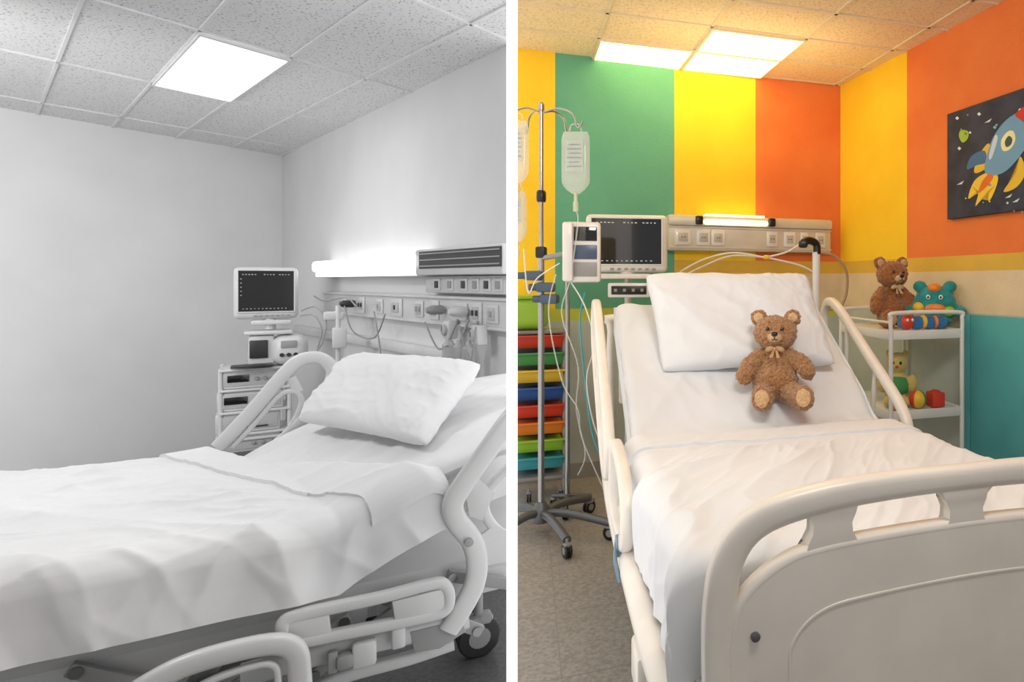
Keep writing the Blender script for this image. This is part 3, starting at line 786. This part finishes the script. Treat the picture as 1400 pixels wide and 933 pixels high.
# ================================================================= RIGHT TROLLEY
FL=V((.638,3.5,0));t1=V((.943,.335,0)).normalized();t2=V((-.317,.948,0)).normalized();TW=.447;TD=.633
def T_(a,b,z): p=FL+t1*a+t2*b;return V((p.x,p.y,z))
tr=thing('utility_trolley','white metal two-shelf hospital trolley holding soft toys','trolley','R',T_(TW/2,TD/2,0))
ztop=1.03
for z,n in ((ztop,'top_shelf'),(.60,'lower_shelf'),(.2,'bottom_shelf')):
    g=G();g.box(T_(TW/2,TD/2,z-.012),(TW,TD,.024),t1,t2,Z,bev=.006)
    for (a,b,l,e) in ((TW/2,0,TW,t1),(TW/2,TD,TW,t1),(0,TD/2,TD,t2),(TW,TD/2,TD,t2)):
        g.box(T_(a,b,z-.018),(l,.012,.05),e,e.cross(Z),Z,bev=.004)
    obj(n,g,rwhite,parent=tr)
for a in (0,TW):
    for b in (0,TD):
        g=G();g.tube([T_(a,b,.06),T_(a,b,ztop)],.013);obj('leg',g,rwhite,parent=tr)
for b in (0,TD):
    g=G();g.tube(cr([T_(0,b,ztop),T_(0,b,ztop+.07),T_(.03,b,ztop+.10),T_(TW-.03,b,ztop+.10),T_(TW,b,ztop+.07),T_(TW,b,ztop)],5),.012);obj('push_handle',g,rwhite,parent=tr)
g=G();g.tube([T_(0,0,ztop+.05),T_(0,TD,ztop+.05)],.008);obj('guard_rail',g,rwhite,parent=tr)
for a in (.02,TW-.02):
    for b in (.02,TD-.02): caster(tr,T_(a,b,.04),.04,rblack,rgrey,t1,.03)
teddy('teddy_bear','reddish-brown teddy bear sitting on the trolley',T_(.20,.36,ztop+.004),.35,.0,.43,furd,fur2,
      ((-.28,-.1,.25),(.24,-.16,.26)),((-.2,-.28,.1),(.18,-.3,.1)),'R',M('ribbon_beige',(205,180,140),.6),.014)
def plush(name,label,base,s,blobs,mat,parts,yaw=0,cat='soft toy'):
    g=G()
    for c,r in blobs: g.ell(c,r)
    g=fuzzy(g,.03,.008);xf(g,V(base),yaw,0,s);o=obj(name,g,mat,side='R',base=base,label=label,cat=cat,ang=180)
    for n,c,r,m in parts:
        g=G();g.ell(c,r);xf(g,V(base),yaw,0,s);obj(n,g,m,parent=o)
turq=M('plush_turquoise',(34,156,156),1,bump=(120,.6),var=(14,(30,120,120)),sheen=.4)
plush('monster_plush','turquoise plush toy with orange and green patches',T_(.40,.20,ztop+.01),.25,
  [((0,0,.5),(.5,.3,.45)),((-.34,0,.92),(.16,.12,.14)),((.34,0,.92),(.16,.12,.14)),((-.52,-.05,.35),(.2,.15,.14)),((.52,-.05,.35),(.2,.15,.14)),((0,0,.15),(.4,.3,.2))],turq,
  [('eye',(-.13,-.285,.68),(.05,.03,.055),rwhite),('eye',(.15,-.285,.68),(.05,.03,.055),rwhite),('pupil',(-.13,-.312,.68),(.024,.012,.026),rblack),('pupil',(.15,-.312,.68),(.024,.012,.026),rblack),
   ('patch',(.02,-.26,.42),(.24,.08,.12),orange),('patch',(-.34,-.16,.44),(.15,.15,.13),yellow),('patch',(.32,-.18,.36),(.14,.13,.12),limep),('patch',(0,-.1,.88),(.16,.14,.11),orange)],-.3)
plush('caterpillar_plush','multicoloured soft toy with red, blue and yellow segments',T_(.24,.06,ztop+.004),.15,
  [((-.75,0,.3),(.32,.28,.3)),((-.3,0,.26),(.3,.26,.26)),((.2,0,.26),(.3,.26,.26)),((.65,0,.26),(.28,.26,.26))],M('plush_blue',(40,120,190),1,bump=(120,.6),sheen=.4),
  [('band',(-.75,-.1,.3),(.28,.22,.27),red),('band',(-.05,-.06,.3),(.12,.24,.25),yellow),('band',(.42,-.06,.28),(.1,.24,.24),orange),('eye',(-.85,-.33,.38),(.05,.03,.06),rwhite),('eye',(-.65,-.33,.38),(.05,.03,.06),rwhite)],.3)
zl=.60
plush('rag_doll','yellow and green stuffed doll sitting on the lower shelf',T_(.15,.2,zl+.004),.3,
  [((0,0,.32),(.25,.2,.32)),((0,-.03,.78),(.2,.18,.2)),((-.15,0,.95),(.07,.05,.08)),((.15,0,.95),(.07,.05,.08)),((-.28,-.08,.4),(.1,.1,.18)),((.28,-.08,.4),(.1,.1,.18)),((-.15,-.3,.1),(.1,.2,.1)),((.15,-.3,.1),(.1,.2,.1))],
  M('plush_straw',(214,190,110),1,bump=(120,.6),sheen=.4),
  [('vest',(0,-.03,.35),(.26,.22,.22),M('cloth_green',(70,150,90),.9)),('eye',(-.07,-.2,.8),(.025,.02,.03),rblack),('eye',(.07,-.2,.8),(.025,.02,.03),rblack),('nose',(0,-.21,.73),(.03,.02,.025),red)],-.2,'doll')
T=thing('toy_ball','small ball with red, yellow and green panels','ball','R',T_(.2,.03,zl))
g=G();g.ell(T_(.2,.06,zl+.052),(.05,.05,.05))
for f in g.bm.faces:
    q=f.calc_center_median()-T_(.2,.06,zl+.05);f.material_index=int((math.atan2(q.y,q.x)+math.pi)/(2*math.pi)*6)%3
obj('ball_shell',g,[red,yellow,green],parent=T)
g=G();g.box(T_(.32,.07,zl+.045),(.08,.08,.08),t1,t2,Z,bev=.008);g.lathe(T_(.32,.07,zl+.085),Z,[(.025,0),(.025,.008),(.018,.01)],0)
obj('toy_block',g,red,side='R',label='red plastic toy block on the lower shelf',cat='toy block')
g=G();g.ell(T_(.05,.05,zl+.045),(.035,.035,.042));g.ell(T_(.05,.05,zl+.1),(.022,.022,.022))
obj('toy_skittle',g,orange,side='R',label='small orange rounded toy on the shelf',cat='toy')

# teal wainscot panels along the side wall
tc_=thing('wall_panelling','flat teal panelling fixed along the lower side wall','wall panel','R',Cr+eR*(s_a+.8)+nR*.02)
def RW(s,off,z): p=Cr+eR*s+nR*off;return V((p.x,p.y,z))
g=G();g.box(RW(s_a+.8,.008,.555),(1.6,.014,1.11),eR,nR,Z,bev=.002);obj('backing_board',g,teald,parent=tc_)
for k,(a,b) in enumerate(((.0,.06),(.066,1.6),)):
    g=G();g.box(RW(s_a+(a+b)/2,.02,.557),(b-a,.012,1.112),eR,nR,Z,bev=.003);obj('panel_board',g,teal,parent=tc_)

# ================================================================= ROCKET CANVAS
pa=thing('canvas_painting','dark canvas painting of a blue rocket with yellow fins','painting','R',WR(1370,290,.02))
def PW(px,py,o=.035): return WR(px,py,o)
a=WR(1301,200,.0);sa=(a-Cr).xy.dot(eR.xy);sb=sa+.82
g=G();g.box(RW((sa+sb)/2,.018,1.975),(sb-sa,.032,.62),eR,nR,Z,bev=.004);obj('canvas',g,M('canvas_slate',(62,66,80),.8,var=(9,(44,48,62)),bump=(300,.2)),parent=pa)
def pp(name,col,pts,o,smooth=True):
    P=[PW(a,b,o) for a,b in pts]
    if smooth:P=cr(P,4,True)
    g=G();g.poly(P,nR*.001);obj(name,g,M('paint_'+name+str(col[0])+str(col[1]),col,.7),parent=pa)
pp('rocket_fin',(228,186,50),[(1352,196),(1338,214),(1332,236),(1346,232),(1356,218)],.0352)
pp('rocket_fin',(228,186,50),[(1395,214),(1388,238),(1372,262),(1390,256),(1402,236)],.0352)
pp('rocket_body',(112,158,190),[(1398,152),(1376,164),(1358,188),(1348,218),(1347,236),(1360,240),(1378,232),(1400,206),(1412,178),(1412,158)],.0362)
pp('rocket_nose',(205,52,38),[(1388,158),(1400,146),(1418,138),(1416,156),(1410,176),(1402,166)],.0372)
pp('rocket_stripe',(200,215,225),[(1360,186),(1352,214),(1356,216),(1364,190)],.0372)
pp('rocket_window',(236,228,170),[(1378,180),(1369,192),(1371,206),(1381,204),(1388,192),(1386,180)],.0372)
pp('window_glass',(60,90,80),[(1379,186),(1374,194),(1376,201),(1382,198),(1384,190)],.0382)
pp('rocket_flame',(240,200,60),[(1350,236),(1332,248),(1324,272),(1338,262),(1334,282),(1350,262),(1352,276),(1362,256),(1364,240)],.0356)
pp('rocket_flame',(225,110,40),[(1352,238),(1342,250),(1338,264),(1350,254),(1358,242)],.0366)
pp('rocket_fin',(70,110,150),[(1346,206),(1328,214),(1322,232),(1336,226),(1348,222)],.0355)
pp('planet',(160,190,60),[(1314,178),(1311,186),(1316,195),(1323,190),(1324,180)],.0356)
random.seed(9)
for i in range(26):
    x=random.uniform(1308,1398);y=random.uniform(150,290)
    if 1330<x and 175<y<250 and x>1335: continue
    r=random.choice((1.2,1.8,2.6))
    c=random.choice(((235,235,235),(220,220,210),(130,180,200)))
    pp('star',c,[(x-r,y),(x,y+r),(x+r,y),(x,y-r)],.0356,False)
for (x,y) in ((1388,274),(1312,250),(1350,165),(1378,268)):
    pp('comet',(215,222,228),[(x-4,y+3),(x+6,y-3),(x+3,y+2)],.0356,False)

# ================================================================= RIGHT HEADWALL UNIT
def SB(px): return (WB(px,300,.1)-Cr).xy.dot(eB.xy)
def BW(s,off,z): p=Cr+eB*s+nB*off;return V((p.x,p.y,z))
hr=thing('bedhead_service_panel','grey-white bedhead panel with reading lamp and sockets','medical wall panel','R',BW(1,.05,1.5))
s0,s1=SB(1137),SB(914);mid=(s0+s1)/2;Lh=s1-s0
gm=M('panel_aluminium',(214,208,196),.4,.1)
g=G();g.box(BW(mid,.045,1.635),(Lh,.09,.245),eB,nB,Z,bev=.012);g.box(BW(mid,.06,1.72),(Lh+.01,.11,.075),eB,nB,Z,bev=.02)
for z in (1.675,1.535): g.box(BW(mid,.093,z),(Lh,.008,.008),eB,nB,Z)
obj('panel_housing',g,gm,parent=hr)
sl0,sl1=SB(1054),SB(955)
g=G();g.box(BW((sl0+sl1)/2,.115,1.712),(abs(sl1-sl0)-.06,.045,.036),eB,nB,Z,bev=.015);g.box(BW((sl0+sl1)/2,.075,1.763),(abs(sl1-sl0)-.1,.07,.012),eB,nB,Z,bev=.004);obj('lamp_tube',g,remit2,parent=hr,label='glowing warm reading lamp')
for s in (sl0,sl1):
    g=G();g.box(BW(s,.11,1.722),(.05,.06,.06),eB,nB,Z,bev=.01);obj('lamp_end_cap',g,rblack,parent=hr,label='black end cap')
rlt=M('plastic_light_grey_right',(190,188,182),.4)
for px,wd in ((934,.11),(962,.1),(982,.1),(1056,.08),(1080,.09),(1100,.06),(1122,.08)):
    s=SB(px);g=G();g.box(BW(s,.094,1.605),(wd,.012,.11),eB,nB,Z,bev=.005)
    g.box(BW(s,.101,1.605),(wd*.6,.006,.06),eB,nB,Z,bev=.003,mi=1)
    for dx in (-.01,.01): g.lathe(BW(s+dx,.104,1.605),nB,[(.004,0),(.004,.003)],2,8)
    obj('socket',g,[rwhite,rlt,rblack],parent=hr)
sp=W(1116,600,3.75)
T=thing('support_post','white post with a black curved grip behind the pillow','pole','R',V((sp.x,sp.y,0)))
g=G();g.tube([V((sp.x,sp.y,0)),W(1116,345,3.75)],.022,0,14);obj('post',g,rwhite,parent=T)
g=G();g.tube(cr([W(1098,332,3.7),W(1106,329,3.72),W(1116,334,3.75),W(1117,348,3.75)],5),.022);g.box(W(1098,334,3.68),(.05,.05,.04),bev=.01);obj('grip',g,rblack,parent=T,label='black grip')
for i,(pts,m) in enumerate(((((930,372),(960,356),(1000,346),(1045,352),(1090,362),(1112,372)),rwhite),(((1046,352),(1000,350),(960,365),(930,380)),rwhite),
      (((1118,345),(1140,350),(1156,368),(1158,395),(1150,418),(1130,424)),M('hose_tan',(170,140,110),.5)),(((1094,334),(1075,345),(1048,352)),rwhite))):
    g=G();g.tube(cr([W(a,b,4.3) for a,b in pts],7),.006 if i!=2 else .009,0,8);obj('hose',g,m,parent=hr)
g=G();g.box(W(1048,352,4.3),(.04,.03,.03),bev=.008);obj('hose_connector',g,yellow,parent=hr)

# ================================================================= RIGHT MONITOR
c=W(857,333,3.9);exm=V((.985,.17,0)).normalized();nfm=V((.17,-.985,0)).normalized()
T=monitor('patient_monitor','white patient monitor with black screen beside the bed','R',c,exm,nfm,.475,.345,rwhite,rscreen,M('screen_trace_right',(170,180,178),.5,emit=.3),rgrey,base=c-Z*.25)
g=G();g.box(c-Z*.195+exm*(-.03)-nfm*.06,(.34,.2,.03),exm,nfm,Z,bev=.008);g.tube([c-Z*.2-nfm*.06,c-Z*.16-nfm*.06],.05,0,16);g.tube([c-Z*.21-nfm*.15,V(((c-nfm*.15).x,(c-nfm*.15).y,.0))],.02,0,12)
obj('monitor_stand',g,rwhite,parent=T)
T=thing('infusion_controller','small white control box with black buttons under the monitor','medical device','R',W(860,408,3.8))
cb=W(860,397,3.83);g=G();g.box(cb-nfm*.05,(.24,.12,.085),exm,nfm,Z,bev=.01);obj('housing',g,rwhite,parent=T)
g=G();g.box(cb+nfm*.012,(.2,.006,.05),exm,nfm,Z,bev=.003);obj('display',g,rblack,parent=T)
for k in range(4):
    g=G();g.box(cb+nfm*.018+exm*(-.075+.05*k),(.018,.006,.018),exm,nfm,Z,bev=.004);obj('button',g,rgrey,parent=T)

# ================================================================= IV STAND
pb=W(740,400,3.4);pb=V((pb.x,pb.y,0))
iv=thing('iv_stand','steel drip stand on a five-legged wheeled base','iv stand','R',pb)
def PZ(z,dx=0,dy=0): return V((pb.x+dx,pb.y+dy,z))
g=G();g.tube([PZ(.1),PZ(1.45)],.0155,0,14);g.tube([PZ(1.4),PZ(2.2)],.011,0,12);g.lathe(PZ(1.74),Z,[(.02,-.03),(.024,-.02),(.024,.02),(.018,.03)],1);g.lathe(PZ(2.2),Z,[(.016,-.015),(.016,.015),(.008,.025)],0)
g.box(PZ(1.45),(.05,.05,.06),bev=.01,mi=1)
obj('pole',g,[rchrome,rblack],parent=iv)
g=G();g.lathe(PZ(.1),Z,[(.045,-.04),(.05,-.01),(.04,.03),(.022,.06)],0)
legs=[(.229,-.31),(.38,-.09),(.167,.29),(-.12,-.2),(-.2,.12)]
for dx,dy in legs: g.tube(cr([PZ(.10),PZ(.115,dx*.4,dy*.4),PZ(.085,dx,dy)],4),.021,0,10,False,None)
obj('star_base',g,rsteel,parent=iv,label='dark steel star base')
for dx,dy in legs: caster(iv,PZ(.037,dx,dy),.037,rblack,rgrey,V((dy,-dx,0)).normalized() if dx>0 else X,.02)
for dx,dy in ((.19,-.03),(.1,.09),(-.14,-.05),(-.1,.08)):
    g=G();g.tube(cr([PZ(2.17),PZ(2.19,dx*.5,dy*.5),PZ(2.16,dx*.9,dy*.9),PZ(2.10,dx,dy),PZ(2.09,dx*1.1,dy*1.1),PZ(2.12,dx*1.18,dy*1.18)],5),.005,0,8);obj('hook',g,rchrome,parent=iv)
for z,dx in ((1.33,-.03),(1.27,.03),(1.21,.05)):
    g=G();g.box(PZ(z,dx,-.02),(.09,.06,.05),bev=.012);g.lathe(PZ(z,dx-.06,-.03),X,[(.018,-.02),(.018,.02),(.012,.03)],0);obj('clamp',g,M('clamp_blue',(70,90,110),.4),parent=iv,label='blue-grey clamp')
def ivbag(label,c,w,h):
    T=thing('iv_bag',label,'iv bag','R',c-Z*h)
    g=G();P=[]
    N=16
    for sgn in (1,-1):
        P=[]
        for i in range(N+1):
            v=i/N;row=[];half=w/2*(1-.0*v)*(1 if v<.78 else 1-((v-.78)/.22)**2*.75)*(.86+.14*sm(0,.12,v))
            for j in range(13):
                u=j/12*2-1;th=.022*math.sqrt(max(0,1-u*u))*min(1,v*5)*min(1,(1-v)*6)
                row.append(c+V((u*half,-sgn*th,-h*v)))
            P.append(row)
        g.grid(P)
    obj('bag',g,rclear,parent=T,ang=80)
    g=G();g.tube([c-Z*h*.98,c-Z*(h+.04)],.009);g.tube([c-Z*(h+.04),c-Z*(h+.09)],.013,0,12);obj('drip_chamber',g,rfluid,parent=T)
    g=G();
    for k in range(6): g.box(c+V((0,-.023,-h*(.22+.07*k))),(w*(.5 if k%2 else .35),.001,.005))
    g.box(c+V((0,-.0225,-h*.4)),(w*.6,.0008,h*.5),mi=1)
    obj('bag_print',g,[rbag,M('label_pale',(214,222,220),.5,alpha=.4)],parent=T)
    g=G();g.tube(cr([c+V((-.03,0,0)),c+V((-.02,0,.035)),c+V((.02,0,.035)),c+V((.03,0,0))],5),.004);obj('hanger_loop',g,rclear,parent=T)
    return T
ivbag('clear fluid drip bag hanging from the stand hook',W(787,180,3.37),.145,.32)
ivbag('clear fluid drip bag hanging near the partition',W(707,165,3.42),.12,.33)
ivbag('smaller clear drip bag hanging low on the stand',W(707,262,3.47),.10,.27)
pc_=W(797,345,3.25);T=thing('infusion_pump','white infusion pump with small lit displays clamped to the stand','medical device','R',pc_-Z*.16)
exq=V((.97,.24,0)).normalized();nq=V((.24,-.97,0)).normalized()
g=G();g.box(pc_-nq*.05,(.17,.12,.30),exq,nq,Z,bev=.015);g.box(pc_-exq*.07-nq*.02,(.05,.14,.29),exq,nq,Z,bev=.012);obj('housing',g,rwhite,parent=T)
for dz,m,n in ((.09,rscreen,'display'),(.0,M('lcd_blue',(70,84,110),.3,emit=.05),'display'),(-.085,rgrey,'keypad')):
    g=G();g.box(pc_+nq*.012+Z*dz+exq*.012,(.11,.006,.07),exq,nq,Z,bev=.004);obj(n,g,m,parent=T)
for k in range(5):
    g=G();g.box(pc_+nq*.014+Z*(.12-.055*k)-exq*.06,(.016,.008,.02),exq,nq,Z,bev=.003);obj('button',g,rgrey,parent=T)
g=G();g.tube([pc_-nq*.08-exq*.05,PZ(1.42,0,-.0)],.014);obj('clamp_arm',g,rgrey,parent=T)
for i,(pts,D) in enumerate(((((788,290),(790,305),(780,380),(768,430),(790,500),(788,560),(800,620),(790,650)),3.2),(((760,375),(750,430),(768,520),(790,560),(796,600),(830,680)),3.1),(((780,385),(800,420),(812,470),(802,520),(812,580),(835,640)),3.25),(((716,340),(722,400),(735,380),(765,360)),3.3))):
    g=G();g.tube(cr([W(a,b,D) for a,b in pts],8),.0035,0,6);obj('iv_tube',g,rclear if i<2 else rwhite,parent=iv)
g=G();g.tube(cr([W(a,b,3.3) for a,b in ((800,400),(793,440),(800,520),(812,600),(842,660))],8),.005,0,6);obj('iv_tube',g,cyan,parent=iv,label='blue-green tube')
p2=W(776,400,3.72);p2=V((p2.x,p2.y,0));T=thing('iv_stand','slim second drip stand beside the drawers','iv stand','R',p2)
g=G();g.tube([p2+Z*.08,p2+Z*1.32],.013,0,12);obj('pole',g,rchrome,parent=T)
for dx,dy in ((.12,.05),(.03,-.13),(-.1,.06)):
    g=G();g.tube([p2+Z*.09,p2+V((dx,dy,.07))],.014);obj('base_leg',g,rsteel,parent=T);caster(T,p2+V((dx,dy,.03)),.03,rblack,rgrey,X,.02)

# ================================================================= DRAWERS
ex=-eB;fy=nB
o=W(772,400,3.93);o=V((o.x,o.y,0))
def DR(x,y,z): p=o-ex*x-fy*y;return V((p.x,p.y,z))
cw=.42;cd=.22
dc=thing('drawer_cabinet','pale rack of brightly coloured plastic drawers','storage rack','R',DR(cw/2,cd/2,0))
g=G()
for x in (0,cw):
    for y in (0,cd): g.tube([DR(x,y,.06),DR(x,y,1.0)],.012)
g.box(DR(cw/2,cd/2,1.0),(cw+.03,cd+.03,.02),ex,fy,Z,bev=.005);g.box(DR(cw/2,cd/2,.14),(cw+.03,cd+.03,.02),ex,fy,Z,bev=.005)
g.box(DR(cw/2,cd,.57),(cw,.01,.85),ex,fy,Z,mi=1);obj('rack_frame',g,[rgrey,rsteel],parent=dc)
for i,m in enumerate((red,green,yellow,blue,red,orange,limep,cyan)):
    z=.942-i*.102
    g=G();g.box(DR(cw/2,cd/2-.01,z-.005),(cw-.03,cd-.02,.05),ex,fy,Z,bev=.006)
    g.poly([DR(.01,-.03,z+.038),DR(cw-.01,-.03,z+.038),DR(cw-.01,0,z-.034),DR(.01,0,z-.034)],-fy*.012,0,.003)
    dr=obj('drawer',g,m,parent=dc,label='coloured plastic drawer')
    g=G();g.box(DR(cw/2-.05,-.036,z+.038),(cw-.06,.03,.010),ex,fy,Z,bev=.003)
    if dr: obj('drawer_lip',g,m,parent=dr)
for x in (.02,.2): caster(dc,DR(x,.02,.03),.03,rblack,rgrey,ex,.02)
T=thing('storage_tub','lime green plastic tub on top of the drawers','tub','R',DR(.22,.1,1.012))
g=G();ct=DR(.22,.1,1.012)
g.box(ct+Z*.1,(.26,.2,.19),ex,fy,Z,bev=.05,seg=5);obj('tub_body',g,limep,parent=T)
g=G();g.box(ct+Z*.195,(.28,.22,.02),ex,fy,Z,bev=.008);obj('tub_rim',g,limep,parent=T)

# ================================================================= LIGHTS
def area(name,p,tgt,size,en,col):
    l=bpy.data.lights.new(name,'AREA');l.energy=en;l.size=size[0];l.shape='RECTANGLE';l.size_y=size[1];l.color=col
    ob=bpy.data.objects.new(name,l);ob.location=p;sc.collection.objects.link(ob)
    ob.rotation_euler=(V(tgt)-V(p)).to_track_quat('-Z','Y').to_euler();return ob
area('wall_fill_cool',(-3.5,1.9,1.5),(-4.6,4.2,1.5),(1.0,1.4),27,(1,1,1))  # added fill light, out of view, brightens the north wall; no fitting there
area('room_fill_cool',(-2.3,1.5,2.30),(-2.1,2.2,.6),(.8,.4),19,(1,1,1))  # added overhead fill for the left bed, out of view, not a fixture
area('room_fill_warm',(.35,.9,2.7),(.1,3.6,1.0),(.7,.7),35,(1,.97,.91))  # added fill above the camera for the right room, stands for no lamp
area('ceiling_fill_warm',(-.15,4.0,2.3),(-.2,4.2,2.8),(1.1,.5),4.5,(1,.78,.42))  # added upward light to make the ceiling more golden; no such lamp hangs here
wd=bpy.data.worlds.new('World');sc.world=wd;wd.use_nodes=True
bg=wd.node_tree.nodes['Background'];bg.inputs[0].default_value=(1,1,1,1);bg.inputs[1].default_value=.45
# ================================================================= CAMERA
cd_=bpy.data.cameras.new('Camera');cam=bpy.data.objects.new('Camera',cd_);sc.collection.objects.link(cam)
cd_.sensor_width=36;cd_.sensor_fit='HORIZONTAL';cd_.lens=F/1400*36;cd_.clip_start=.02
cd_.shift_x=-(CX-700)/1400;cd_.shift_y=-(466.5-CY)/1400
cam.location=(0,0,H);cam.rotation_euler=(math.pi/2,0,0);sc.camera=cam
